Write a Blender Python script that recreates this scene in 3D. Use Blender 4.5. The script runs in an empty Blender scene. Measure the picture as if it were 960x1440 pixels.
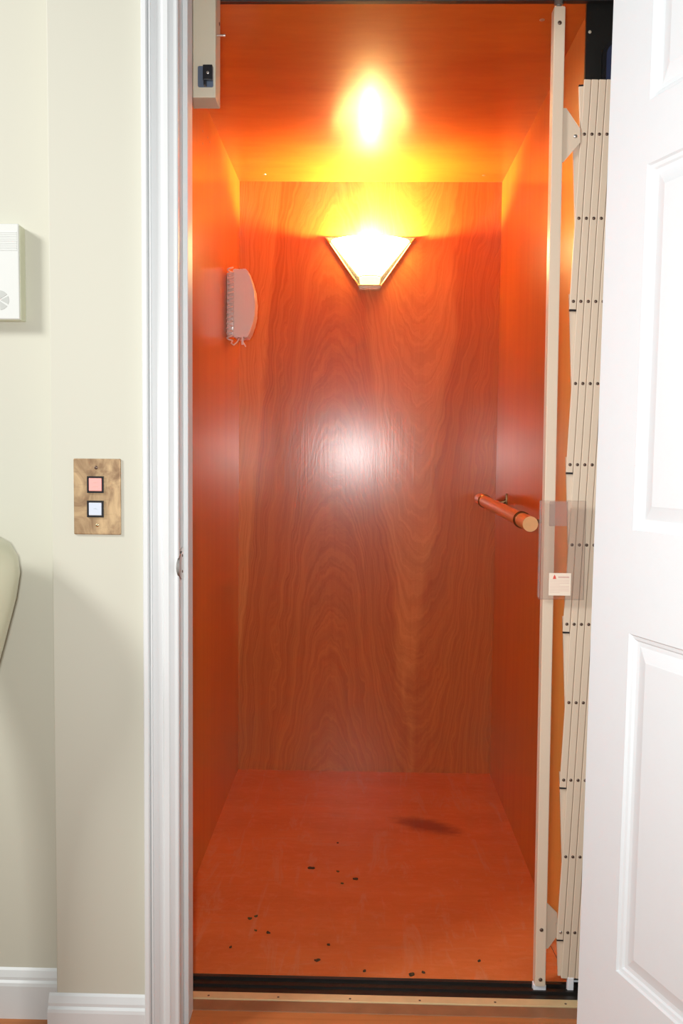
import bpy, bmesh, math, random
from mathutils import Vector, Matrix
random.seed(7)
PI = math.pi
C = bpy.context.scene.collection
sc = bpy.context.scene

# ------------------------------------------------------------------ camera
F_PX, PITCH, YAW, ROLL, CAM_H = 1229.67, .0634, .022, .010, 1.1424
fwd = Vector((-math.sin(YAW)*math.cos(PITCH), math.cos(YAW)*math.cos(PITCH), -math.sin(PITCH)))
rgt = Vector((math.cos(YAW), math.sin(YAW), 0)); upv = rgt.cross(fwd)
c_, s_ = math.cos(ROLL), math.sin(ROLL)
rgt, upv = c_*rgt + s_*upv, -s_*rgt + c_*upv
CAM = Vector((0, 0, CAM_H))
cd = bpy.data.cameras.new('camera'); cam = bpy.data.objects.new('camera', cd); C.objects.link(cam)
cd.sensor_fit = 'VERTICAL'; cd.sensor_height = 36; cd.lens = F_PX/1440*36; cd.clip_start = .02
cam.matrix_world = Matrix(((rgt.x, upv.x, -fwd.x, 0), (rgt.y, upv.y, -fwd.y, 0), (rgt.z, upv.z, -fwd.z, CAM_H), (0, 0, 0, 1)))
sc.camera = cam

def at(u, v, Y):
    """world point at depth Y that was measured at photograph pixel (u, v)"""
    d = (u-480)/F_PX*rgt + (720-v)/F_PX*upv + fwd
    return CAM + d*(Y/d.y)

# ------------------------------------------------------------------ node helpers
def srgb(r, g, b):
    f = lambda c: c/12.92 if c <= .04045 else ((c+.055)/1.055)**2.4
    return (f(r/255), f(g/255), f(b/255), 1)

class NT:
    def __init__(s, name):
        s.m = bpy.data.materials.new(name); s.m.use_nodes = True
        s.t = s.m.node_tree; s.b = s.t.nodes['Principled BSDF']
    def n(s, ty, **kw):
        nd = s.t.nodes.new(ty)
        for k, v in kw.items():
            if k.startswith('i_'):
                key = k[2:]; key = int(key) if key.isdigit() else key.replace('_', ' ')
                nd.inputs[key].default_value = v
            else: setattr(nd, k, v)
        return nd
    def l(s, a, b): s.t.links.new(a, b)
    def math(s, op, a, b=None, c=None, clamp=False):
        nd = s.t.nodes.new('ShaderNodeMath'); nd.operation = op; nd.use_clamp = clamp
        for i, x in enumerate((a, b, c)):
            if x is None: continue
            if isinstance(x, (int, float)): nd.inputs[i].default_value = x
            else: s.l(x, nd.inputs[i])
        return nd.outputs[0]
    def mix(s, fac, a, b, mode='MIX'):
        nd = s.t.nodes.new('ShaderNodeMix'); nd.data_type = 'RGBA'; nd.blend_type = mode
        for i, x in ((0, fac), (6, a), (7, b)):
            if isinstance(x, (int, float)): nd.inputs[i].default_value = x
            elif isinstance(x, tuple): nd.inputs[i].default_value = x
            else: s.l(x, nd.inputs[i])
        return nd.outputs[2]
    def coord(s):
        tc = s.n('ShaderNodeTexCoord'); return tc.outputs['Object']
    def mapping(s, co, scale=(1, 1, 1), loc=(0, 0, 0), rot=(0, 0, 0)):
        mp = s.n('ShaderNodeMapping'); s.l(co, mp.inputs[0])
        mp.inputs['Location'].default_value = loc; mp.inputs['Rotation'].default_value = rot; mp.inputs['Scale'].default_value = scale
        return mp.outputs[0]
    def noise(s, co, scale=5, detail=3, rough=.5, dist=0):
        nd = s.n('ShaderNodeTexNoise'); s.l(co, nd.inputs['Vector'])
        nd.inputs['Scale'].default_value = scale; nd.inputs['Detail'].default_value = detail
        nd.inputs['Roughness'].default_value = rough; nd.inputs['Distortion'].default_value = dist
        return nd.outputs[0]
    def sstep(s, x, a, b):
        nd = s.n('ShaderNodeMapRange', interpolation_type='SMOOTHSTEP'); s.l(x, nd.inputs[0])
        nd.inputs[1].default_value = a; nd.inputs[2].default_value = b
        return nd.outputs[0]
    def bump(s, h, strength=.1, dist=.001, to=None):
        bp = s.n('ShaderNodeBump'); s.l(h, bp.inputs['Height'])
        bp.inputs['Strength'].default_value = strength; bp.inputs['Distance'].default_value = dist
        s.l(bp.outputs[0], s.b.inputs['Normal'])
        if to: s.l(bp.outputs[0], s.b.inputs[to])
        return bp.outputs[0]

def plain(name, col, rough=.5, metal=0, coat=0, spec=.5, var=.04, vscale=30, bump=0, coat_rough=.1):
    m = NT(name); co = m.coord(); ns = m.noise(co, vscale, 3)
    k = m.math('MULTIPLY_ADD', ns, 2*var, 1-var)
    cm = m.n('ShaderNodeCombineColor'); m.l(k, cm.inputs[0]); m.l(k, cm.inputs[1]); m.l(k, cm.inputs[2])
    m.l(m.mix(1.0, tuple(col), cm.outputs[0], 'MULTIPLY'), m.b.inputs['Base Color'])
    m.b.inputs['Roughness'].default_value = rough; m.b.inputs['Metallic'].default_value = metal
    m.b.inputs['Coat Weight'].default_value = coat; m.b.inputs['Coat Roughness'].default_value = coat_rough
    m.b.inputs['Specular IOR Level'].default_value = spec
    if bump: m.bump(m.noise(co, vscale*8, 2), bump, .0006)
    return m.m

def finish_wood(m, col, height, rough=.42, coat=.55, coat_rough=.17, bump=.12):
    m.l(col, m.b.inputs['Base Color'])
    m.b.inputs['Roughness'].default_value = rough
    m.b.inputs['Coat Weight'].default_value = coat; m.b.inputs['Coat Roughness'].default_value = coat_rough
    m.b.inputs['Coat IOR'].default_value = 1.5; m.b.inputs['Specular IOR Level'].default_value = .12
    m.b.inputs['Coat Tint'].default_value = (1, 1, 1, 1)
    m.bump(height, bump, .0008, 'Coat Normal')
    return m.m

def sep(m, co):
    sp = m.n('ShaderNodeSeparateXYZ'); m.l(co, sp.inputs[0]); return sp.outputs[0], sp.outputs[1], sp.outputs[2]

RED, MID, LGT = (.44, .080, .012, 1), (.50, .105, .022, 1), (.68, .20, .050, 1)

def wood_back():
    m = NT('varnished_figured_plywood'); co = m.coord(); X, Y, Z = sep(m, co)
    wob = m.math('MULTIPLY_ADD', m.noise(m.mapping(co, (3, 1, 1.1)), 1.6, 3, .6), .16, -.08)
    Xw = m.math('ADD', X, wob)
    # cathedral figure, arches upward in the left leaf and downward in the right one
    def arches(cx, sgn, kk, freq):
        d = m.math('SUBTRACT', Xw, cx); d2 = m.math('MULTIPLY', d, d)
        f = m.math('ADD', m.math('MULTIPLY', Z, sgn*1.0), m.math('MULTIPLY', d2, kk))
        f = m.math('ADD', f, m.math('MULTIPLY', m.noise(m.mapping(co, (16, 1, 7)), 1.4, 4, .65), .10))
        cv = m.n('ShaderNodeCombineXYZ'); m.l(m.math('MULTIPLY', f, freq), cv.inputs[0]); m.l(m.math('MULTIPLY', d, 2.0), cv.inputs[1])
        return m.sstep(m.noise(cv.outputs[0], 1.0, 4, .7), .32, .70)
    a1 = arches(-.10, 1, 22, 22); a2 = arches(.20, -1, 24, 22)
    side = m.sstep(X, .02, .05)
    arch = m.mix(side, a1, a2)
    fine = m.noise(m.mapping(co, (150, 1, 4)), 1.0, 5, .65)
    fine2 = m.noise(m.mapping(co, (45, 1, 1.6)), 1.0, 4, .6)
    blotch = m.noise(m.mapping(co, (2.2, 1, 1.2)), 2.0, 3)
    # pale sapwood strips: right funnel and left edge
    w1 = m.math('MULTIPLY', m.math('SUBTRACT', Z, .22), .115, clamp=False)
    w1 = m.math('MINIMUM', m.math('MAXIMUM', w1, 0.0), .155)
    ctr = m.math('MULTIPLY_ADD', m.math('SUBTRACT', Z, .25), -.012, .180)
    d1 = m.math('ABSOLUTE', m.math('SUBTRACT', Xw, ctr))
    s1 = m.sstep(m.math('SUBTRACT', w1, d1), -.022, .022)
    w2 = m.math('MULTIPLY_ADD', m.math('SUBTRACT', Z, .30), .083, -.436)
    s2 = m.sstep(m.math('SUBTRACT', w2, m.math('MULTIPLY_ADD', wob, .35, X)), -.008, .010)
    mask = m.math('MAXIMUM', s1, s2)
    t = m.math('MULTIPLY_ADD', fine2, .45, m.math('MULTIPLY', arch, .50))
    t = m.math('MULTIPLY_ADD', fine, .32, t); t = m.math('SUBTRACT', t, .10)
    col = m.mix(t, (.36, .080, .017, 1), (.64, .200, .042, 1))
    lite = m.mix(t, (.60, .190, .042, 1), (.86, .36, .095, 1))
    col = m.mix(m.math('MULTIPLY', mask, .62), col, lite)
    col = m.mix(m.math('MULTIPLY', blotch, .3), col, RED)
    h = m.math('MULTIPLY_ADD', fine, .6, m.math('MULTIPLY', arch, .15))
    return finish_wood(m, col, h, .45, .85, .215, .30)

def wood_panel(name, vert='Z', along=(1, 1), cols=(MID, LGT), scale=None, bump=.1, red=.35):
    m = NT(name); co = m.coord()
    sc_ = scale
    fine = m.noise(m.mapping(co, sc_[0]), 1, 5, .6); broad = m.noise(m.mapping(co, sc_[1]), 1, 4, .55, .4)
    blotch = m.noise(m.mapping(co, (1.5, 1.5, 1.5)), 2, 3)
    t = m.math('MULTIPLY_ADD', broad, .8, m.math('MULTIPLY', fine, .35)); t = m.math('SUBTRACT', t, .12)
    col = m.mix(t, cols[0], cols[1]); col = m.mix(m.math('MULTIPLY', blotch, red), col, RED)
    return m, co, col, fine

def wood_side():
    m, co, col, fine = wood_panel('varnished_plywood_side', cols=((.60, .165, .014, 1), (.88, .32, .028, 1)), scale=((2, 90, 1.5), (1, 14, .5)))
    return finish_wood(m, col, fine, .42, .9, .17, .14)
def wood_sheen():  # side-wall wood with a grazing flash sheen put into its amber colour
    m, co, col, fine = wood_panel('amber_sheen_wood', cols=((.62, .24, .045, 1), (.82, .40, .09, 1)), scale=((2, 120, 1.5), (1, 26, .5)), red=.15)
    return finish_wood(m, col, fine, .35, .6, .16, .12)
def wood_ceiling():
    m, co, col, fine = wood_panel('varnished_plywood_ceiling', cols=((.40, .085, .009, 1), (.72, .22, .026, 1)), scale=((10, 50, 2), (2.5, 9, 1)), red=.40)
    return finish_wood(m, col, fine, .42, .75, .19, .18)
def wood_floor():
    m, co, col, fine = wood_panel('worn_orange_floor', cols=((.54, .13, .034, 1), (.78, .25, .075, 1)), scale=((12, 110, 1), (2, 9, 1)), red=.25)
    X, Y, Z = sep(m, co)
    # worn dull streaks and scratches
    sw = m.noise(m.mapping(co, (14, 3.0, 1), rot=(0, 0, .25)), 1.3, 5, .7, .8)
    scr = m.math('MULTIPLY', m.sstep(sw, .52, .66), .5)
    col = m.mix(scr, col, (.60, .26, .13, 1))
    sw2 = m.noise(m.mapping(co, (4, 22, 1), rot=(0, 0, -.5)), 1.4, 5, .7, 1.2)
    col = m.mix(m.math('MULTIPLY', m.sstep(sw2, .56, .70), .35), col, (.58, .25, .12, 1))
    mot = m.noise(m.mapping(co, (9, 16, 1)), 2.2, 6, .75, .6)
    col = m.mix(m.math('MULTIPLY', m.sstep(mot, .45, .75), .35), col, (.72, .27, .12, 1))
    mot2 = m.noise(m.mapping(co, (60, 26, 1)), 2.0, 4, .7)
    col = m.mix(m.math('MULTIPLY', m.sstep(mot2, .60, .78), .35), col, (.30, .06, .02, 1))
    # dark scuff
    p = at(600, 1161, 2.5); d = (p-CAM); q = CAM + d*(CAM_H/-d.z)
    nz = m.math('MULTIPLY_ADD', m.noise(m.mapping(co, (10, 26, 1)), 1.5, 4, .7), .9, -.45)
    dx = m.math('DIVIDE', m.math('SUBTRACT', X, q.x), .105); dy = m.math('DIVIDE', m.math('ADD', m.math('SUBTRACT', Y, q.y), m.math('MULTIPLY', m.math('SUBTRACT', X, q.x), .35)), .055)
    r = m.math('SQRT', m.math('ADD', m.math('MULTIPLY', dx, dx), m.math('MULTIPLY', dy, dy)))
    msk = m.math('SUBTRACT', 1.0, m.sstep(m.math('ADD', r, nz), .35, 1.25))
    col = m.mix(m.math('MULTIPLY', msk, .70), col, (.16, .025, .016, 1))
    return finish_wood(m, col, m.math('ADD', fine, m.math('MULTIPLY', scr, 1.2)), .48, .45, .24, .14)

def wood_planks(name):
    m = NT(name); co = m.coord(); X, Y, Z = sep(m, co)
    row = m.math('FLOOR', m.math('DIVIDE', Y, .083))
    rnd = m.n('ShaderNodeTexWhiteNoise', noise_dimensions='1D'); m.l(row, rnd.inputs['W'])
    xs = m.math('ADD', X, m.math('MULTIPLY', rnd.outputs['Value'], 3.0))
    fr = m.math('FRACT', m.math('DIVIDE', Y, .083)); seam = m.math('SUBTRACT', 1.0, m.sstep(m.math('ABSOLUTE', m.math('SUBTRACT', fr, .5)), .485, .5))
    cb = m.n('ShaderNodeCombineXYZ'); m.l(m.math('MULTIPLY', xs, 3.0), cb.inputs[0]); m.l(m.math('MULTIPLY', Y, 60.0), cb.inputs[1])
    g = m.noise(cb.outputs[0], 1, 5, .6, .5)
    col = m.mix(g, (.34, .105, .030, 1), (.56, .22, .075, 1))
    col = m.mix(m.math('MULTIPLY', rnd.outputs['Value'], .35), col, (.42, .12, .03, 1))
    col = m.mix(seam, (.10, .03, .012, 1), col)
    return finish_wood(m, col, g, .4, .4, .2, .08)

def wall_paint(name, col):
    m = NT(name); co = m.coord()
    ns = m.noise(co, 260, 2); b = m.noise(co, 2.5, 2)
    m.l(m.mix(m.math('MULTIPLY', b, .12), tuple(col), tuple(x*.93 if i < 3 else 1 for i, x in enumerate(col))), m.b.inputs['Base Color'])
    m.b.inputs['Roughness'].default_value = .62; m.bump(ns, .08, .0004)
    return m.m

def brass_plate_mat():
    m = NT('tarnished_brass'); co = m.coord()
    a = m.noise(m.mapping(co, (1, 1, .7)), 22, 5, .62, 1.2); b = m.noise(m.mapping(co, (1, 1, 6)), 18, 4, .6)
    col = m.mix(m.sstep(a, .32, .7), (.27, .165, .09, 1), (.60, .43, .24, 1))
    col = m.mix(m.math('MULTIPLY', m.sstep(b, .58, .75), .45), col, (.17, .095, .06, 1))
    m.l(col, m.b.inputs['Base Color']); m.b.inputs['Metallic'].default_value = .55
    m.l(m.math('MULTIPLY_ADD', a, .35, .32), m.b.inputs['Roughness'])
    return m.m

M = dict(
 wall=wall_paint('cream_wall_paint', (.56, .555, .465, 1)),
 white=plain('white_trim_paint', (.68, .705, .705, 1), .38, var=.015, bump=.02),
 door=plain('white_door_paint', (.80, .85, .87, 1), .42, var=.012, bump=.03),
 back=wood_back(), side=wood_side(), ceil=wood_ceiling(), cfloor=wood_floor(), hall=wood_planks('hall_floor_planks'),
 dark=plain('black_painted_metal', (.012, .012, .011, 1), .42, var=.2, bump=.05),
 sill=plain('black_sill_metal', (.022, .019, .016, 1), .35, .3, var=.3, vscale=60, bump=.2),
 navy=plain('navy_insert', (.035, .045, .10, 1), .35, var=.1),
 strip=plain('pale_brass_strip', (.72, .56, .30, 1), .42, .25, var=.10, vscale=40),
 thresh=plain('brown_threshold_wood', (.27, .125, .060, 1), .45, var=.25, vscale=25, coat=.2),
 gate=plain('beige_enamel', (.70, .575, .44, 1), .36, var=.03, vscale=12, coat=.15),
 box=plain('khaki_enamel', (.62, .56, .43, 1), .45, var=.03, vscale=20),
 rivet=plain('dark_bronze_rivet', (.13, .085, .065, 1), .35, .6, var=.1),
 chrome=plain('silver_metal', (.62, .60, .57, 1), .28, .9, var=.05),
 nylon=plain('white_nylon', (.82, .83, .86, 1), .4, var=.03),
 blackplas=plain('black_plastic', (.012, .013, .016, 1), .3, var=.1),
 intercom=plain('white_plastic', (.66, .68, .65, 1), .4, var=.01),
 intercomside=plain('ivory_plastic_edge', (.60, .61, .47, 1), .4, var=.01),
 greyinlay=plain('pale_grey_inlay', (.48, .50, .47, 1), .5, var=.05),
 phone=plain('almond_plastic', (.80, .64, .58, 1), .32, coat=.3, var=.02),
 railwood=plain('orange_varnished_rail', (.95, .34, .08, 1), .35, coat=.6, var=.10, vscale=20),
 endgrain=plain('pale_end_grain', (.72, .42, .18, 1), .5, var=.1, vscale=60),
 darkbrass=plain('dark_antique_brass', (.20, .12, .05, 1), .3, .8, var=.2),
 brass=plain('polished_brass', (.75, .60, .36, 1), .22, .95, var=.06),
 plate=brass_plate_mat(),
 vase=plain('pale_celadon_glaze', (.60, .595, .43, 1), .35, coat=.2, var=.06, vscale=6),
 leaf=plain('dry_leaf', (.05, .032, .012, 1), .7, var=.4, vscale=200),
 leafg=plain('olive_leaf', (.075, .065, .015, 1), .7, var=.4, vscale=200),
 steelblue=plain('blue_grey_metal', (.16, .21, .30, 1), .35, .5, var=.1),
 label=plain('cream_label_paper', (.86, .74, .60, 1), .5, var=.02),
 redink=plain('red_ink', (.72, .09, .06, 1), .5, var=.05),
 palepink=plain('faded_ink', (.66, .42, .36, 1), .5, var=.05),
 bluegreyink=plain('pale_grey_ink', (.50, .55, .60, 1), .5, var=.05),
)
def lit(name, col, e, strength):
    m = NT(name); m.l(m.mix(m.math('MULTIPLY', m.noise(m.coord(), 60, 2), .1), tuple(col), (col[0]*.9, col[1]*.9, col[2]*.9, 1)), m.b.inputs['Base Color'])
    m.b.inputs['Emission Color'].default_value = e; m.b.inputs['Emission Strength'].default_value = strength
    m.b.inputs['Roughness'].default_value = .3
    return m.m
M['redbtn'] = lit('lit_red_button', (.68, .36, .34, 1), (1, .22, .16, 1), .30)
M['whitebtn'] = lit('white_button', (.56, .61, .70, 1), (.8, .88, 1, 1), .06)
M['glass'] = lit('glowing_frosted_glass', (.85, .80, .70, 1), (1, .68, .30, 1), 13.0)
M['bulb'] = lit('bulb_glow', (.9, .9, .9, 1), (1, .64, .22, 1), 4600)
def acrylic(name, haze, tint):
    m = NT(name); t = m.t
    tr = m.n('ShaderNodeBsdfTransparent'); tr.inputs[0].default_value = tint
    gl = m.n('ShaderNodeBsdfGlossy'); gl.inputs['Roughness'].default_value = .12
    df = m.n('ShaderNodeBsdfDiffuse'); df.inputs[0].default_value = (.80, .66, .62, 1)
    fr = m.n('ShaderNodeFresnel'); fr.inputs[0].default_value = 1.3
    a = m.n('ShaderNodeMixShader'); m.l(fr.outputs[0], a.inputs[0]); m.l(tr.outputs[0], a.inputs[1]); m.l(gl.outputs[0], a.inputs[2])
    b = m.n('ShaderNodeMixShader'); m.l(m.math('MULTIPLY_ADD', m.noise(m.coord(), 40, 3), .03, haze), b.inputs[0]); m.l(a.outputs[0], b.inputs[1]); m.l(df.outputs[0], b.inputs[2])
    m.l(b.outputs[0], t.nodes['Material Output'].inputs[0])
    return m.m
M['acrylic'] = acrylic('clear_acrylic', .03, (.97, .95, .94, 1))
M['acrylic2'] = acrylic('hazy_acrylic', .20, (.96, .93, .92, 1))

# ------------------------------------------------------------------ mesh helpers
def add_box(bm, lo, hi, bev=0, seg=2, mat=None):
    lo, hi = Vector(lo), Vector(hi); r = bmesh.ops.create_cube(bm, size=1)
    vs = r['verts']; c = (lo+hi)/2; d = hi-lo
    for v in vs:
        v.co = Vector((c.x+v.co.x*d.x, c.y+v.co.y*d.y, c.z+v.co.z*d.z))
        if mat: v.co = mat @ v.co
    if bev:
        es = {e for v in vs for e in v.link_edges}
        bmesh.ops.bevel(bm, geom=list(es), offset=bev, segments=seg, profile=.5, affect='EDGES')

def box(lo, hi, bev=0, seg=2, mat=None):
    bm = bmesh.new(); add_box(bm, lo, hi, bev, seg, mat); return bm

def add_tube(bm, pts, rad, n=12, caps=True):
    pts = [Vector(p) for p in pts]; rings = []; prev = None
    for i, p in enumerate(pts):
        t = (pts[min(i+1, len(pts)-1)] - pts[max(i-1, 0)]).normalized()
        if prev is None:
            a = t.orthogonal().normalized()
        else:
            a = (prev - t*prev.dot(t)).normalized()
        prev = a; b = t.cross(a); r = rad[i] if isinstance(rad, (list, tuple)) else rad
        rings.append([bm.verts.new(p + r*(math.cos(2*PI*k/n)*a + math.sin(2*PI*k/n)*b)) for k in range(n)])
    for A, B in zip(rings, rings[1:]):
        for k in range(n): bm.faces.new((A[k], A[(k+1) % n], B[(k+1) % n], B[k]))
    if caps: bm.faces.new(rings[0][::-1]); bm.faces.new(rings[-1])

def tube(pts, rad, n=12, caps=True):
    bm = bmesh.new(); add_tube(bm, pts, rad, n, caps); return bm

def add_prism(bm, poly, axis, a, b):
    """poly of 2-D points extruded along axis from a to b"""
    def mk(p, t):
        if axis == 'x': return (t, p[0], p[1])
        if axis == 'y': return (p[0], t, p[1])
        return (p[0], p[1], t)
    A = [bm.verts.new(mk(p, a)) for p in poly]; B = [bm.verts.new(mk(p, b)) for p in poly]
    n = len(poly)
    for k in range(n): bm.faces.new((A[k], A[(k+1) % n], B[(k+1) % n], B[k]))
    bm.faces.new(A[::-1]); bm.faces.new(B)

def prism(poly, axis, a, b):
    bm = bmesh.new(); add_prism(bm, poly, axis, a, b); return bm

def lathe(c, prof, n=32, axis='z'):
    bm = bmesh.new(); rings = []
    for r, h in prof:
        rings.append([bm.verts.new((c[0]+r*math.cos(2*PI*k/n), c[1]+r*math.sin(2*PI*k/n), c[2]+h)) for k in range(n)])
    for A, B in zip(rings, rings[1:]):
        for k in range(n): bm.faces.new((A[k], A[(k+1) % n], B[(k+1) % n], B[k]))
    bm.faces.new(rings[0][::-1]); bm.faces.new(rings[-1]); return bm

def add_dome(bm, c, r, h, d=(0, -1, 0), n=12):
    d = Vector(d).normalized(); a = d.orthogonal().normalized(); b = d.cross(a); c = Vector(c); rings = []
    for j in range(4):
        th = j/4*PI/2
        rings.append([bm.verts.new(c + d*h*math.sin(th) + r*math.cos(th)*(math.cos(2*PI*k/n)*a + math.sin(2*PI*k/n)*b)) for k in range(n)])
    for A, B in zip(rings, rings[1:]):
        for k in range(n): bm.faces.new((A[k], A[(k+1) % n], B[(k+1) % n], B[k]))
    bm.faces.new(rings[0][::-1]); t = bm.verts.new(c+d*h)
    for k in range(n): bm.faces.new((rings[-1][k], rings[-1][(k+1) % n], t))
def dome(*a, **k):
    bm = bmesh.new(); add_dome(bm, *a, **k); return bm

def world_of(o):
    m = Matrix.Translation(o.location)
    if o.parent: m = world_of(o.parent) if False else m
    return m

def obj(name, bm, mat, parent=None, smooth=False, label=None):
    bmesh.ops.recalc_face_normals(bm, faces=bm.faces[:])
    vs = [v.co.copy() for v in bm.verts]
    lo = Vector((min(v.x for v in vs), min(v.y for v in vs), min(v.z for v in vs)))
    hi = Vector((max(v.x for v in vs), max(v.y for v in vs), max(v.z for v in vs)))
    me = bpy.data.meshes.new(name)
    bm.to_mesh(me); bm.free()
    if smooth:
        for p in me.polygons: p.use_smooth = True
        me.set_sharp_from_angle(angle=math.radians(40))
    if isinstance(mat, (list, tuple)):
        for m_ in mat: me.materials.append(m_)
    else: me.materials.append(mat)
    o = bpy.data.objects.new(name, me); C.objects.link(o)
    if parent:
        o.parent = parent; bpy.context.view_layer.update()
        o.matrix_parent_inverse = parent.matrix_world.inverted()
    if label: o['label'] = label
    return o

def tag(o, label, cat, group=None):
    o['label'] = label; o['category'] = cat
    if group: o['group'] = group
    return o
def thing(name, label, cat, loc, group=None):
    o = bpy.data.objects.new(name, None); o.empty_display_size = .05; C.objects.link(o); o.location = loc
    bpy.context.view_layer.update(); return tag(o, label, cat, group)
def struct(name, bm, mat, parent=None, label=None, smooth=False):
    o = obj(name, bm, mat, parent, smooth, label)
    if not parent: o['kind'] = 'structure'
    return o

# ------------------------------------------------------------------ the elevator cab shell
XL, XR, YB, ZT = -.436, .478, 3.114, 2.098
YF = 1.857
struct('wall_back', box((XL-.02, YB, -.02), (XR+.02, YB+.02, ZT+.02)), M['back'])
wl = struct('wall_left', box((XL-.02, 1.93, -.02), (XL, YB, ZT+.02)), M['side'])
for (u, v) in ((285, 184.5), (292, 193.5), (295, 200), (285, 202), (294, 217)):
    d = at(u, v, 1)-CAM; q = CAM + d*(XL/d.x)
    obj('screw_hole', dome((q.x-.0005, q.y, q.z), .0045, .001, (1, 0, 0), 8), M['rivet'], wl)
struct('wall_right', box((XR, 1.905, -.02), (XR+.02, YB, ZT+.02)), M['side'])
struct('trim_right_sheen', box((XR-.004, 1.906, .0005), (XR-.0002, 2.27, ZT-.0005)), wood_sheen())  # added strip over the same wall, amber colour painting its grazing sheen
ce = struct('ceiling', box((XL, 1.8845, ZT), (XR, YB, ZT+.02)), M['ceil'])
for (u, v) in ((372, 245.5), (680, 246.5), (762, 28)):
    d = at(u, v, 1)-CAM; q = CAM + d*((ZT-CAM_H)/d.z)
    obj('screw', dome((q.x, q.y, ZT+.0002), .006, .002, (0, 0, -1), 10), M['chrome'], ce)
struct('floor', box((XL, YF, -.02), (XR, YB, 0)), M['cfloor'])

# header and black front metal
struct('trim_header', box((XL-.03, 1.870, 2.0820), (.72, 1.884, 2.40), .001), M['dark'])
fp = struct('trim_front_panel', box((at(823.5, 60, 1.895).x, 1.895, -.02), (.72, 1.904, 2.40)), M['dark'])
obj('screw', dome(at(829, 45, 1.8952), .0035, .0015), M['box'], fp)
# rounded window frame with a navy insert
def rrect(x0, x1, z0, z1, r, n=8):
    P = []
    for (cx, cz, a0) in ((x1-r, z0+r, -PI/2), (x1-r, z1-r, 0), (x0+r, z1-r, PI/2), (x0+r, z0+r, PI)):
        for k in range(n+1): P.append((cx+r*math.cos(a0+k*PI/2/n), cz+r*math.sin(a0+k*PI/2/n)))
    return P
fx, fz = at(846.5, 80, 1.89).x, at(858, 54, 1.89).z
obj('window_frame', prism(rrect(fx, .70, 1.70, fz, .035), 'y', 1.887, 1.895), M['blackplas'], fp, True)
obj('window_insert', prism(rrect(fx+.008, .688, 1.712, fz-.010, .024), 'y', 1.885, 1.887), M['navy'], fp, True)

# hoistway sides between the hall wall and the cab
struct('trim_shaft_right', box((.60, 1.80, -.02), (.615, 1.8945, 2.40)), M['dark'])
struct('trim_shaft_left', box((XL-.035, 1.78, -.02), (XL-.021, 1.93, 2.40)), M['dark'])

# ------------------------------------------------------------------ sills and thresholds
bm = bmesh.new()
add_prism(bm, [(YF, -.001), (YF, -.02), (1.788, -.02), (1.788, .002), (1.800, .002), (1.801, -.004), (1.816, -.004), (1.817, .001), (1.827, .001), (1.828, -.005), (1.842, -.005), (1.843, .0015)], 'x', -.43, .60)
struct('trim_gate_sill', bm, M['sill'])
s_o = struct('trim_brass_strip', box((-.36, 1.764, -.02), (.60, 1.7875, .003), .001), M['strip'])
for u in (293, 391, 492, 590, 696, 795):
    d = at(u, 1400 + (u-272)*.022, 1)-CAM; q = CAM + d*((.003-CAM_H)/d.z)
    obj('nail_head', dome((q.x, 1.773, .0028), .0028, .0009, (0, 0, 1), 8), M['rivet'], s_o)
struct('trim_threshold', box((-.36, 1.728, -.02), (.60, 1.7635, .001), .0015), M['thresh'])
struct('floor_hall', box((-2.4, -1.5, -.02), (2.0, 1.7275, 0)), M['hall'])

# ------------------------------------------------------------------ hall walls
WY = 1.62; WX = -.578
struct('wall_front', box((WX, WY, 0), (-.357, 1.78, 2.75), .002, 2), M['wall'])
struct('wall_front_right', box((.515, WY, 0), (2.0, 1.70, 2.75)), M['wall'])
struct('wall_front_top', box((-.3568, WY, 2.09), (.5148, 1.70, 2.75)), M['wall'])
struct('wall_alcove', box((-2.4, 1.70, 0), (WX-.0002, 1.78, 2.75)), M['wall'])

# baseboards (moulded profile)
def base_prof(y): return [(y, 0), (y-.014, 0), (y-.014, .068), (y-.0125, .074), (y-.0085, .078), (y-.0085, .084), (y-.004, .096), (y, .100)]
struct('baseboard_front', prism(base_prof(WY), 'x', WX-.014, -.398), M['white'])
struct('baseboard_alcove', prism(base_prof(1.70), 'x', -2.4, WX-.0145), M['white'])
struct('baseboard_return', prism([(WX-y, z) for y, z in base_prof(0.0)] if False else [(WX, 0), (WX-.014, 0), (WX-.014, .068), (WX-.0085, .078), (WX-.0085, .084), (WX-.004, .096), (WX, .100)], 'y', WY-.0001, 1.6995), M['white'])

# casing, jamb, stop on the left of the opening
def casing(sx, xin, xout):
    w = abs(xout-xin)
    pr = [(1, 0), (1, -.024), (.97, -.0265), (.86, -.027), (.83, -.0255), (.81, -.020), (.78, -.0235), (.745, -.0235), (.73, -.019), (.60, -.0145), (.47, -.013), (.44, -.0165), (.40, -.0185), (.27, -.0185), (.23, -.016), (.12, -.0125), (.03, -.0115), (0, -.009), (0, 0)]
    return [(xin+(xout-xin)*a, WY+y) for a, y in pr]
struct('trim_1', prism(casing(1, -.337, -.4005), 'z', 0, 2.16), M['white'])
struct('trim_2', prism(casing(1, .4995, .563), 'z', 0, 2.16), M['white'])
struct('trim_3', prism([(y, z) for (z, y) in [(2.075+(a[0]+.337)/-.0635*.0635, a[1]) for a in casing(1, -.337, -.4005)]], 'x', -.3365, .4990), M['white'])
jb = struct('trim_jamb_left', box((-.3568, WY, 0), (-.3435, 1.7635, 2.09)), M['white'])
struct('trim_jamb_right', box((.5005, WY, 0), (.5148, 1.70, 2.09)), M['white'])
struct('trim_stop_left', box((-.3434, 1.680, .0), (-.3335, 1.727, 2.09), .0015), M['white'])
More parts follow.
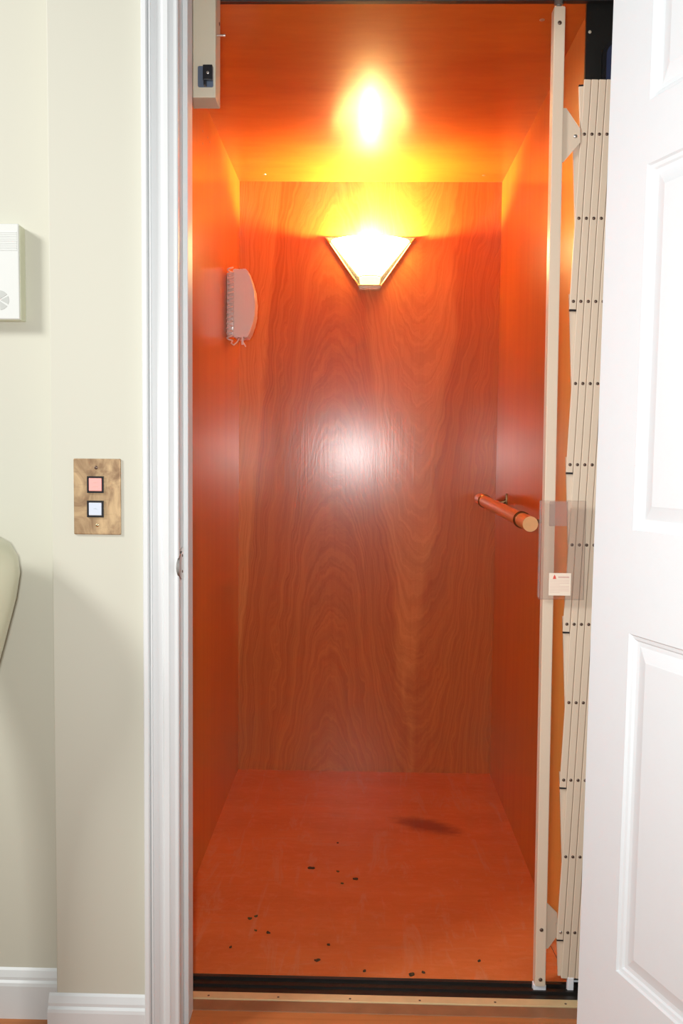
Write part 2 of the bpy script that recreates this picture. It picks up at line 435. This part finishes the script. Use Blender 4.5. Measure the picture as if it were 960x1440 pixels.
# strike plate let into the jamb
sp = thing('strike_plate', 'silver metal strike plate with curved lip on the white left door jamb', 'strike plate', (-.3434, 1.652, .93))
z0, z1 = at(250, 817, 1.64).z, at(250, 772, 1.64).z
bm = bmesh.new(); add_prism(bm, [(1.6395, z0+.004), (1.6425, z0), (1.676, z0), (1.676, z1), (1.6425, z1), (1.6395, z1-.004)], 'x', -.3434, -.3412)
obj('plate', bm, M['chrome'], sp)
lip = []
for k in range(9):
    a = k/8; lip.append((z0+.004+(z1-z0-.008)*a, .0145*math.sin(PI*a)**.6))
bm = bmesh.new()
rows_ = [[bm.verts.new((x_, y_-(r*2.0 if i_ > 0 else 0), z)) for z, r in lip] for i_, (x_, y_) in enumerate(((-.3412, 1.644), (-.3372, 1.636), (-.3352, 1.632)))]
rows_.append([bm.verts.new((-.3352-r*.32, 1.632-r*2.3, z)) for z, r in lip])
for P, Q in zip(rows_, rows_[1:]):
    for k in range(8): bm.faces.new((P[k], P[k+1], Q[k+1], Q[k]))
bmesh.ops.solidify(bm, geom=bm.faces[:], thickness=.0015)
obj('lip', bm, M['chrome'], sp, True)
for dz in (.25, .75): obj('screw', dome((-.3412, 1.664, z0+(z1-z0)*dz), .003, .001, (1, 0, 0), 8), M['rivet'], sp)

# ------------------------------------------------------------------ the open white door (hinged on the right jamb)
DL, DH, DT, TH = .76, 2.03, .035, math.radians(20.5)
P0 = Vector((.4405, 1.652, .008))
dirv = Vector((math.sin(TH), -math.cos(TH), 0)); nv = Vector((-math.cos(TH), -math.sin(TH), 0))
lean = .0076
def DP(s, z, d): # d: depth below the visible face
    p = P0 + dirv*s + Vector((0, 0, z)) - nv*d
    p.x += lean*(z-1.0); return p
sb = [0, .112, .330, .430, .648, DL]; zb = [0, .205, .826, 1.010, 1.640, 1.748, 1.940, DH]
bm = bmesh.new(); 
def quad(a, b, c, d): bm.faces.new([bm.verts.new(x) for x in (a, b, c, d)])
for side, sgn in ((0, 1), (DT, -1)):
    f = lambda s, z, d: DP(s, z, side + sgn*d)
    for i in range(5):
        for j in range(7):
            s0, s1, q0, q1 = sb[i], sb[i+1], zb[j], zb[j+1]
            if i in (1, 3) and j in (1, 3, 5):
                rings = [(0, 0), (.003, .004), (.009, .0055), (.012, .009), (.020, .0095), (.042, .003), (.044, .0022)]
                prev = None
                for ins, dep_ in rings:
                    R = [f(s0+ins, q0+ins, dep_), f(s1-ins, q0+ins, dep_), f(s1-ins, q1-ins, dep_), f(s0+ins, q1-ins, dep_)]
                    if prev:
                        for k in range(4): quad(prev[k], prev[(k+1) % 4], R[(k+1) % 4], R[k])
                    prev = R
                quad(*prev)
            else: quad(f(s0, q0, 0), f(s1, q0, 0), f(s1, q1, 0), f(s0, q1, 0))
for a, b in (((0, 0), (0, DH)), ((0, DH), (DL, DH)), ((DL, DH), (DL, 0)), ((DL, 0), (0, 0))):
    quad(DP(*a, 0), DP(*b, 0), DP(*b, DT), DP(*a, DT))
bmesh.ops.remove_doubles(bm, verts=bm.verts[:], dist=.0001)
dr = struct('door_1', bm, M['door'])
for z in (.22, 1.02, 1.82):
    p = DP(-.002, z, DT+.004)
    obj('hinge', tube([p-Vector((0, 0, .045)), p+Vector((0, 0, .045))], .005, 10), M['brass'], dr, True)
kp = DP(DL-.065, .93, 0)
bm = bmesh.new(); add_tube(bm, [kp, kp+nv*.006, kp+nv*.008, kp+nv*.035, kp+nv*.04, kp+nv*.055, kp+nv*.062], [.03, .03, .011, .011, .024, .027, .015], 20)
obj('door_knob', bm, M['brass'], dr, True)

# ------------------------------------------------------------------ call plate
cp = thing('call_button_plate', 'tarnished brass wall plate with a pink-red and a white square button', 'call button', (-.49, WY, 1.065))
pl = at(137.5, 698, WY)
x0, x1, za, zz = at(104.5, 698, WY).x, at(170.5, 698, WY).x, at(137, 751.5, WY).z, at(137, 645, WY).z
bm = box((x0, WY-.0045, za), (x1, WY+.0004, zz), .0016, 2)
obj('face_plate', bm, M['plate'], cp)
for (vc, mt, nm, lb) in ((681.3, 'redbtn', 'button', 'lit pink-red square button'), (715.5, 'whitebtn', 'button', 'pale white square button')):
    c = at(135.7, vc, WY); h = .0155
    bm = bmesh.new()
    for lo, hi in (((-h, -h), (h, -h+.0032)), ((-h, h-.0032), (h, h)), ((-h, -h+.0032), (-h+.0032, h-.0032)), ((h-.0032, -h+.0032), (h, h-.0032))):
        add_box(bm, (c.x+lo[0], WY-.0085, c.z+lo[1]), (c.x+hi[0], WY-.0045, c.z+hi[1]), .0003, 1)
    bz = obj('bezel', bm, M['blackplas'], cp)
    b = obj(nm, box((c.x-h+.0036, WY-.0095, c.z-h+.0036), (c.x+h-.0036, WY-.005, c.z+h-.0036), .0014, 2), M[mt], cp, label=lb)
    bm = bmesh.new()
    if mt == 'redbtn':
        for (zo, ws) in ((.0042, (.0016, .0020, .0014, .0018)), (-.0034, (.0018, .0014, .0020, .0016, .0014))):
            xx = c.x - sum(ws)/2 - .0005*len(ws)/2
            for w_ in ws:
                add_box(bm, (xx, WY-.0098, c.z+zo-.0008), (xx+w_, WY-.0094, c.z+zo+.0010)); xx += w_+.0006
        obj('marking', bm, M['palepink'], b)
    else:
        add_prism(bm, [(c.x-.0035, c.z+.0002), (c.x+.0055, c.z-.0006), (c.x+.0005, c.z+.0022)], 'y', WY-.0098, WY-.0094)
        obj('marking', bm, M['bluegreyink'], b)
for (u, v, mt) in ((135, 657.6, 'rivet'), (136.6, 738.6, 'brass')):
    obj('screw', dome(at(u, v, WY-.0045), .0034, .0014), M[mt], cp, True)

# ------------------------------------------------------------------ intercom on the alcove wall
ix1 = at(36, 380, 1.70).x; iz0, iz1 = at(30, 451, 1.68).z, at(20, 317.5, 1.68).z
ic = thing('intercom_box', 'white plastic chime box with fine ribs and round grey emblem, left of the pilaster', 'intercom', (ix1-.06, 1.70, (iz0+iz1)/2))
obj('back_box', box((ix1-.125, 1.674, iz0), (ix1, 1.7004, iz1), .002), M['intercomside'], ic)
obj('cover', box((ix1-.126, 1.668, iz0+.001), (ix1-.0005, 1.6738, iz1+.001), .002), M['intercom'], ic)
bm = bmesh.new()
for k in range(11): add_box(bm, (ix1-.116, 1.6672, iz1-.016-k*.0033), (ix1-.004, 1.668, iz1-.0145-k*.0033))
obj('ribs', bm, M['intercom'], ic)
cc = at(-1, 422, 1.668); R = .0185
bm = bmesh.new()
for k in range(6):
    a0 = k*PI/3+.10-PI/6+PI/3; a1 = a0+PI/3-.2
    pts = [(cc.x+.002*math.cos((a0+a1)/2), cc.z+.002*math.sin((a0+a1)/2))]+[(cc.x+R*math.cos(a0+(a1-a0)*i/6), cc.z+R*math.sin(a0+(a1-a0)*i/6)) for i in range(7)]
    add_prism(bm, pts, 'y', 1.6674, 1.668)
obj('emblem', bm, M['greyinlay'], ic)

# ------------------------------------------------------------------ pale floor vase at the left edge
vc = (-.753, 1.520, 0)
prof = [(.085, 0), (.095, .01), (.088, .03), (.075, .10), (.072, .22), (.074, .38), (.084, .55), (.108, .70), (.141, .80), (.166, .88), (.1745, .925), (.171, .955), (.155, .980), (.128, .994), (.09, 1.003), (.062, 1.010), (.055, 1.022), (.060, 1.036), (.066, 1.040), (.060, 1.040), (.045, 1.02), (.045, .95)]
v_ = obj('floor_vase', lathe(vc, [(r_*.82, h_) for r_, h_ in prof], 48), M['vase'], smooth=True)
tag(v_, 'pale celadon rounded vase cut off by the left edge, standing in the alcove', 'vase')

# ------------------------------------------------------------------ control box top left
xb0, xb1 = at(264, 137, 1.80).x, at(303, 137, 1.80).x; zb0 = at(285, 137, 1.80).z
cb = thing('control_box', 'khaki metal box with a small lock switch at the top left of the elevator entrance', 'control box', (xb0, 1.83, zb0))
obj('housing', box((xb0, 1.80, zb0), (xb1, 1.858, 2.30), .0015), M['box'], cb)
obj('mounting_strap', box((xb0+.012, 1.858, zb0+.10), (xb1-.012, 1.8705, 2.28)), M['box'], cb)
pc = at(289, 108, 1.7995)
sw = obj('lock_plate', prism(rrect(pc.x-.0155, pc.x+.0155, pc.z-.0205, pc.z+.0205, .003, 4), 'y', 1.798, 1.80), M['steelblue'], cb)
obj('lock_body', box((pc.x-.004, 1.789, pc.z-.010), (pc.x+.0150, 1.798, pc.z+.0200), .0015), M['blackplas'], sw)
obj('key_slot', dome((pc.x+.006, 1.789, pc.z+.004), .003, .001), M['chrome'], sw)
obj('key_lever', box((pc.x-.0025, 1.788, pc.z-.0205), (pc.x+.003, 1.798, pc.z-.010), .001), M['blackplas'], sw)
bp = at(303, 50, 1.82)
obj('contact_pin', tube([(xb1-.002, 1.82, bp.z), (xb1+.0125, 1.82, bp.z), (xb1+.013, 1.82, bp.z), (xb1+.0165, 1.82, bp.z)], [.002, .002, .0028, .0026], 10), M['chrome'], cb, True)
bp = at(305, 32, 1.84)
obj('screw', dome((xb1-.0001, 1.845, bp.z), .004, .0015, (1, 0, 0)), M['rivet'], cb)

# ------------------------------------------------------------------ collapsible gate folded at the right
GY = 1.830
gt = thing('collapsible_gate', 'beige folding metal gate of riveted slats pushed open at the right of the entrance', 'gate', (.45, GY, 0))
def postx(z): return .3965 - .0050*(z)
bm = bmesh.new(); hw = .0110
vb = []
for z in (.012, 2.045):
    vb.append([bm.verts.new((postx(z)+dx, GY+dy, z)) for dx, dy in ((-hw, -.014), (hw, -.014), (hw, .014), (-hw, .014))])
for k in range(4): bm.faces.new((vb[0][k], vb[0][(k+1) % 4], vb[1][(k+1) % 4], vb[1][k]))
bm.faces.new(vb[0]); bm.faces.new(vb[1])
bmesh.ops.bevel(bm, geom=bm.edges[:], offset=.0015, segments=2, affect='EDGES')
po = obj('lead_post', bm, M['gate'], gt)
for v in (32, 1308, 1378):
    z = at(770, v, GY-.014).z; obj('rivet', dome((postx(z), GY-.014, z), .0042, .0022), M['rivet'], po, True)
obj('post_guide', box((.3965-.0135, GY-.008, -.0045), (.3965+.0135, GY+.008, .012), .001), M['nylon'], gt)
bm = bmesh.new(); add_tube(bm, [(postx(2.05), GY, 2.044), (postx(2.05), GY, 2.052), (postx(2.05), GY, 2.053), (postx(2.05), GY, 2.062), (postx(2.05), GY, 2.0625), (postx(2.05), GY, 2.12)], [.006, .006, .009, .009, .003, .003], 12)
obj('hanger_bolt', bm, M['chrome'], gt, True)

PT = .01515; Z0, DZ, NR = .128, .16705, 11
def gx(c, z): return .4395 - .0062*z + PT*c       # c in rivet pitches
def rz(r): return Z0 + DZ*r
def slat(xa, za_, xb, zb_, y0, name='slat', w=.0142, capb=False, capt=False):
    # folded U channel: face, two flanges
    bm = bmesh.new(); d = Vector((xb-xa, 0, zb_-za_)); L = d.length; d.normalize(); n = Vector((d.z, 0, -d.x))
    sec = [(-w/2, .0045), (-w/2, .0012), (-w/2+.0012, 0), (w/2-.0012, 0), (w/2, .0012), (w/2, .0045), (w/2-.0012, .0045), (w/2-.0012, .0013), (-w/2+.0012, .0013), (-w/2+.0012, .0045)]
    A = []; B = []
    for s, y in sec:
        A.append(bm.verts.new(Vector((xa, y0+y, za_))+n*s)); B.append(bm.verts.new(Vector((xb, y0+y, zb_))+n*s))
    k_ = len(sec)
    for k in range(k_): bm.faces.new((A[k], A[(k+1) % k_], B[(k+1) % k_], B[k]))
    for q in (A, B):
        bm.faces.new((q[1], q[2], q[8], q[9], q[0])); bm.faces.new((q[2], q[3], q[7], q[8])); bm.faces.new((q[3], q[4], q[5], q[6], q[7]))
    o = obj(name, bm, M['gate'], gt)
    for flag, x, z, sg in ((capb, xa, za_, -1), (capt, xb, zb_, 1)):
        if flag: obj('end_cap', box((x-w/2, y0+.0004, min(z, z+sg*.004)), (x+w/2, y0+.005, max(z, z+sg*.004)), .0006, 1), M['blackplas'], o)
    return o
ZTOP, ZBOT, EXT = 1.906, .026, .016
CM = 6
# rear slats lean the other way
for re in (12, 14, 16, 18, 20, 10, 8, 6, 4, 2, 0):
    # column value c(r) = (re - r)/2 , visible where 0 <= c <= CM
    rlo = max(-0.62, re-2*CM); rhi = min(10.66, re)
    if rlo >= rhi: continue
    z_a, z_b = rz(rlo), rz(rhi)
    if re > 10: z_b = ZTOP-.011
    else: z_b = z_b+EXT if re < 10 else z_b+.012
    if rlo < 0: z_a = ZBOT+.002
    ca, cb2 = (re-(z_a-Z0)/DZ)/2, (re-(z_b-Z0)/DZ)/2
    slat(gx(ca, z_a), z_a, gx(cb2, z_b), z_b, GY+.0015, capt=(re == 12))
nriv = 0
for re in (8, 6, 4, 2, 0, -2, -4, -6, -8, -10):
    rlo = max(-0.61, re); rhi = min(10.65, re+2*CM)
    z_a = rz(rlo)-(EXT if re >= 0 else 0); z_b = rz(rhi) if rhi < 10.6 else ZTOP
    if re < 0: z_a = ZBOT
    ca, cb2 = ((z_a-Z0)/DZ-re)/2, ((z_b-Z0)/DZ-re)/2
    o = slat(gx(ca, z_a), z_a, gx(cb2, z_b), z_b, GY-.0045, capb=(re >= 0))
    for r in range(11):
        c = (r-re)/2
        if c < -1e-6 or c > 4.6: continue
        mt = 'chrome' if (re == 0 and r == 0) else 'rivet'
        obj('rivet', dome((gx(c, rz(r)), GY-.0045, rz(r)), .0034, .0018, (0, -1, 0), 10), M[mt], o, True)
# bracket plates between the post and the slats
def bracket(pts, ry):
    P = [at(u, v, GY) for u, v in pts]
    return prism([(p.x, p.z) for p in P], 'y', GY-.0070, GY-.0050) if ry else prism([(p.x, p.z) for p in P], 'y', GY+.0065, GY+.0085)
b1 = obj('bracket', bracket([(786, 154), (795, 154), (814.5, 183), (814.5, 202), (791, 229.5), (785, 229.5)], True), M['gate'], gt)
q = at(808.7, 191.5, GY-.007); obj('rivet', dome((q.x, GY-.007, q.z), .0040, .0022), M['chrome'], b1, True)
obj('bracket', bracket([(764, 1272), (770, 1272), (784, 1286), (786, 1316), (771, 1336.5), (763, 1336.5)], False), M['gate'], gt)
obj('stay_wire', tube([at(774, 1330, GY+.007), at(787, 1356, GY+.007)], .0006, 6), M['rivet'], gt)
q = at(801, 1390, GY); obj('stack_guide', box((q.x-.0065, GY-.006, -.0045), (q.x+.0065, GY+.006, .028), .001), M['nylon'], gt)
obj('stack_guide', box((q.x+.045, GY-.006, -.0045), (q.x+.058, GY+.006, .028), .001), M['nylon'], gt)

# clear hand guard on the gate
gx0, gx1 = at(758, 770, 1.806).x, at(822, 770, 1.806).x; gz0, gz1 = at(790, 843, 1.806).z, at(790, 704, 1.806).z
hg = thing('hand_guard', 'clear acrylic hand guard plate screwed across the gate post', 'guard plate', ((gx0+gx1)/2, 1.806, gz0))
bm = bmesh.new(); add_box(bm, (gx0, 1.805, gz0), (gx1, 1.8085, gz1), .0006, 1)
obj('panel', bm, M['acrylic'], hg)
obj('side_flange', box((gx0, 1.8088, gz0+.004), (gx0+.003, 1.816, gz1-.001)), M['acrylic2'], hg)
zz2 = at(790, 740, 1.806).z
obj('spacer_block', box((at(772, 740, 1.81).x, 1.8088, zz2), (at(797, 740, 1.81).x, 1.8125, gz1-.002), .0006, 1), M['acrylic2'], hg, label='hazy upper acrylic block')
zl0, zl1 = at(788, 837.5, 1.804).z, at(788, 806, 1.804).z; xl0, xl1 = at(771.5, 820, 1.804).x, at(802.5, 820, 1.804).x
lb = obj('warning_label', box((xl0, 1.8040, zl0), (xl1, 1.8049, zl1)), M['label'], hg, label='cream label with a red mark and faint lines')
bm = bmesh.new(); W_, H_ = xl1-xl0, zl1-zl0
add_prism(bm, [(xl0+W_*.17, zl1-H_*.26), (xl0+W_*.33, zl1-H_*.26), (xl0+W_*.29, zl1-H_*.14), (xl0+W_*.25, zl1-H_*.07), (xl0+W_*.21, zl1-H_*.14)], 'y', 1.8037, 1.8041)
obj('emblem', bm, M['redink'], lb)
bm = bmesh.new(); xx = xl0+W_*.42
for w_ in (.06, .04, .05, .06, .05, .04, .05, .04):
    add_box(bm, (xx, 1.8037, zl1-H_*.215), (xx+W_*w_, 1.8041, zl1-H_*.145)); xx += W_*(w_+.014)
obj('marking', bm, M['palepink'], lb)
bm = bmesh.new()
for k in range(9):
    zz3 = zl1-H_*(.32+.068*k); add_box(bm, (xl0+W_*.05, 1.8038, zz3), (xl0+W_*(.92 if k not in (3, 8) else .5), 1.8040, zz3+H_*.012))
obj('fine_print', bm, M['palepink'], lb)

# ------------------------------------------------------------------ handrail
RY0, RY1 = 2.15, 2.98
ra, rb = at(745.5, 737, RY0), at(674.5, 701.5, RY1); rd = (rb-ra).normalized(); RR = .0190
hr = thing('handrail', 'short orange varnished round handrail with dark brass rings on the right cab wall', 'handrail', (XR, 2.5, ra.z))
def along(t): return ra + rd*t
LR = (rb-ra).length
rl = obj('rail', tube([along(0), along(LR)], RR, 28), [M['railwood'], M['endgrain']], hr, True)
for p in rl.data.polygons:
    if abs(p.normal.dot(rd)) > .9: p.material_index = 1
for t0 in (.095, LR-.115):
    bm = bmesh.new()
    for dt in (0, .014): add_tube(bm, [along(t0+dt), along(t0+dt+.003), along(t0+dt+.006)], [RR+.0008, RR+.0030, RR+.0008], 28)
    add_tube(bm, [along(t0+.005), along(t0+.015)], RR+.0010, 28)
    obj('ring', bm, M['darkbrass'], hr, True)
    p = along(t0+.010); w = Vector((XR, p.y, p.z+.004))
    bm = bmesh.new(); add_tube(bm, [p+Vector((RR, 0, 0)), p+Vector((RR+.014, 0, -.004)), Vector((XR-.010, p.y, p.z-.002)), w+Vector((-.002, 0, 0))], [.005, .005, .006, .009], 10)
    add_box(bm, (XR-.004, p.y-.009, p.z-.018), (XR, p.y+.009, p.z+.026), .001)
    obj('bracket', bm, M['darkbrass'], hr, True)

# ------------------------------------------------------------------ wall telephone
TY = 2.80
tp = thing('wall_telephone', 'almond wall telephone seen edge-on with a coiled cord on the left cab wall', 'telephone', (XL, TY+.05, 1.62))
P = [at(u, v, TY) for u, v in ((327, 379), (330, 377.5), (336, 378), (338.5, 380), (341, 377.5), (345, 377.5), (348.5, 381), (353, 393), (357, 408), (359, 425), (358, 442), (355, 456), (351, 468), (347, 474), (343, 474.5), (339, 473), (334, 475.5), (329, 474), (327, 470))]
P = [(p.x, p.z) for p in P]
xm = at(342.5, 425, TY).x
base = [p for p in P if p[0] <= xm+.004]; hand = [p for p in P if p[0] >= xm-.004]
body = prism(P, 'y', TY, TY+.075)
bmesh.ops.bevel(body, geom=[e for e in body.edges if abs(e.verts[0].co.y-e.verts[1].co.y) < 1e-6], offset=.0035, segments=3, affect='EDGES')
obj('handset', body, M['phone'], tp, True)
gl = at(343.3, 415, TY)
obj('seam', box((gl.x-.0006, TY-.0006, at(343, 433, TY).z), (gl.x+.0006, TY+.001, at(343, 398, TY).z)), M['phone'], tp)
obj('wall_base', box((XL, TY+.022, P[-1][1]-.002), (P[0][0]+.004, TY+.070, P[0][1]-.004), .004), M['phone'], tp, True)
# coiled cord
zt, zb_ = at(323, 376, TY-.012).z, at(323, 479, TY-.012).z; xc = at(323.5, 430, TY-.010).x; N = 15
pts = []
for k in range(N*12+1):
    t = k/(N*12); a = 2*PI*k/12; z = zt+(zb_-zt)*t
    pts.append((xc+.0085*math.cos(a)+.002*math.sin(6*t), TY-.010+-.0085*math.sin(a), z))
pts += [(xc+.004, TY-.012, zb_-.008), (xc+.012, TY-.012, zb_-.014), (xc+.022, TY-.008, zb_-.004), (xc+.026, TY+.004, zb_+.008)]
obj('coiled_cord', tube(pts, .0025, 8), M['phone'], tp, True)
bm = bmesh.new(); q = at(341, 476, TY+.006); add_box(bm, (q.x-.0035, q.y-.004, q.z-.020), (q.x+.0035, q.y+.002, q.z+.004), .001); add_tube(bm, [(q.x+.002, q.y, q.z-.012), (q.x+.010, q.y, q.z-.026)], .002, 8)
obj('cord_plug', bm, M['phone'], tp)

# ------------------------------------------------------------------ wall sconce
SX, SY = .0225, YB
ws = thing('wall_sconce', 'lit glass and brass wedge-shaped wall lamp on the back wall of the cab', 'wall lamp', (SX, SY, 1.75))
ztp, zbt = at(520, 334, SY-.006).z, at(520, 403, SY-.02).z
zr = ztp-.015
obj('backplate', prism([(SX-.158, ztp), (SX+.158, ztp), (SX+.041, zbt+.004), (SX-.041, zbt+.004)], 'y', SY-.007, SY), M['brass'], ws)
bm = bmesh.new()
for sg in (-1, 1):
    add_tube(bm, [(SX+sg*.154, SY-.010, ztp-.003), (SX+sg*.040, SY-.010, zbt+.006)], .0032, 8)
obj('edge_bead', bm, M['brass'], ws, True)
def half(prof, n=28, t=.0035):
    bm = bmesh.new(); rings = []
    for rx, ry, z in prof: rings.append([bm.verts.new((SX-rx*math.cos(PI*k/n), SY-.008-ry*math.sin(PI*k/n), z)) for k in range(n+1)])
    for A, B in zip(rings, rings[1:]):
        for k in range(n): bm.faces.new((A[k], A[k+1], B[k+1], B[k]))
    return bm
zg = zbt+.034
bm = half([(.036+(.136-.036)*t, .034+(.094-.034)*(t**.9), zg+(zr-zg)*t) for t in [i/8 for i in range(9)]])
bmesh.ops.solidify(bm, geom=bm.faces[:], thickness=.003)
obj('glass_shade', bm, M['glass'], ws, True)
bm = half([(.0385, .0365, zg-.002), (.040, .038, zg), (.0385, .0365, zg+.003)]); bmesh.ops.solidify(bm, geom=bm.faces[:], thickness=.0015)
obj('collar', bm, M['brass'], ws, True)
bm = half([(.002, .002, zbt+.003), (.030, .028, zbt+.006), (.0345, .0325, zbt+.014), (.036, .034, zg-.003)]); bmesh.ops.solidify(bm, geom=bm.faces[:], thickness=.0015)
obj('glass_cup', bm, lit('dim_frosted_glass', (.80, .72, .50, 1), (1, .72, .40, 1), 1.1), ws, True)
obj('bottom_cap', box((SX-.038, SY-.036, zbt), (SX+.038, SY-.001, zbt+.004), .0015), M['brass'], ws)
bm = bmesh.new(); bmesh.ops.create_uvsphere(bm, u_segments=16, v_segments=10, radius=.017)
bmesh.ops.translate(bm, vec=(SX-.006, SY-.050, zr-.028), verts=bm.verts[:])
obj('bulb', bm, M['bulb'], ws, True)
obj('bulb_socket', tube([(SX-.006, SY-.050, zr-.046), (SX-.006, SY-.050, zr-.090)], .010, 12), M['nylon'], ws, True)

# ------------------------------------------------------------------ crumbs of dry leaf on the cab floor
places = [(474.6, 1185.6, 4, 'dark round leaf crumb nearest the back wall on the elevator floor'),
 (437, 1221, 11, 'long brown leaf shred left of the floor centre'),
 (475, 1226, 5, 'tiny brown leaf crumb at the middle of the floor, behind the olive one'),
 (499.6, 1236.5, 8, 'dark flat leaf piece at the middle of the elevator floor'),
 (481, 1242.5, 5, 'small olive leaf crumb beside the dark flat piece'),
 (351, 1292, 8, 'olive leaf shred with a stalk at the left of the floor'),
 (360, 1289, 7, 'olive rounded leaf bit touching the shred at the left'),
 (359.5, 1309, 5, 'reddish leaf crumb in front of the olive pair at left'),
 (377, 1312, 7, 'black leaf bit right of the reddish crumb'),
 (323.5, 1332.5, 5, 'tiny dark crumb closest to the left cab wall'),
 (462, 1329, 6, 'small dark leaf crumb alone in the front half of the floor'),
 (446, 1351, 9, 'thin dark leaf shred near the front sill, left of centre'),
 (512, 1366, 6, 'upright dark speck of leaf at the front sill centre'),
 (578, 1371, 12, 'dark curled leaf piece lying against the black sill'),
 (595, 1368, 6, 'small leaf crumb right of the curled piece by the sill'),
 (673, 1352, 6, 'dark leaf crumb in the front right of the floor')]
for i, (u, v, w, lb_) in enumerate(places):
    d = at(u, v, 1)-CAM; q = CAM + d*(CAM_H/-d.z); k = w*q.y/F_PX/2*.95
    if q.y < YF+.004: q.y = YF+.004
    bm = bmesh.new(); n = 9; ang = random.uniform(-.5, .5); top = []; bot = []
    for j in range(n):
        a = 2*PI*j/n; r = random.uniform(.6, 1.15); px, py = k*r*math.cos(a), k*.75*r*math.sin(a)
        X_, Y_ = px*math.cos(ang)-py*math.sin(ang), px*math.sin(ang)+py*math.cos(ang); zc = .0012+.0022*abs(math.cos(a))*random.random()
        top.append(bm.verts.new((q.x+X_, q.y+Y_, zc+.0006))); bot.append(bm.verts.new((q.x+X_, q.y+Y_, .0001)))
    c1 = bm.verts.new((q.x, q.y, .0016)); c2 = bm.verts.new((q.x, q.y, .0001))
    for j in range(n):
        bm.faces.new((top[j], top[(j+1) % n], c1)); bm.faces.new((bot[(j+1) % n], bot[j], c2)); bm.faces.new((bot[j], bot[(j+1) % n], top[(j+1) % n], top[j]))
    o = obj('leaf_crumb', bm, M['leafg'] if 'olive' in lb_ else M['leaf'])
    tag(o, lb_, 'leaf', 'leaf crumbs scattered on the elevator floor')

# ------------------------------------------------------------------ light
w = bpy.data.worlds.new('world'); sc.world = w; w.use_nodes = True
w.node_tree.nodes['Background'].inputs[0].default_value = (.95, .98, 1, 1); w.node_tree.nodes['Background'].inputs[1].default_value = .27
# the photographer's flash, a hand's width left of the lens
ld = bpy.data.lights.new('camera_flash', 'SPOT'); ld.energy = 84; ld.color = (1, 1, .99); ld.shadow_soft_size = .030
ld.spot_size = math.radians(125); ld.spot_blend = 1.0
lo = bpy.data.objects.new('camera_flash', ld); C.objects.link(lo); lo.location = (-.045, .01, CAM_H+.02)
lo.rotation_euler = (PI/2+math.radians(4), 0, 0)
# hall window / lamp high on the left
ad = bpy.data.lights.new('hall_light', 'AREA'); ad.shape = 'RECTANGLE'; ad.size = .55; ad.size_y = .55; ad.energy = 60; ad.color = (1, .99, .97)
ao = bpy.data.objects.new('hall_light', ad); C.objects.link(ao); ao.location = (-2.35, .25, 2.50)
ao.rotation_euler = (Vector((.0, 1.6, 1.1))-ao.location).to_track_quat('-Z', 'Y').to_euler()

sc.view_settings.view_transform = 'Standard'; sc.view_settings.look = 'None'
sc.view_settings.exposure = 0; sc.view_settings.gamma = 1; sc.view_settings.use_curve_mapping = False
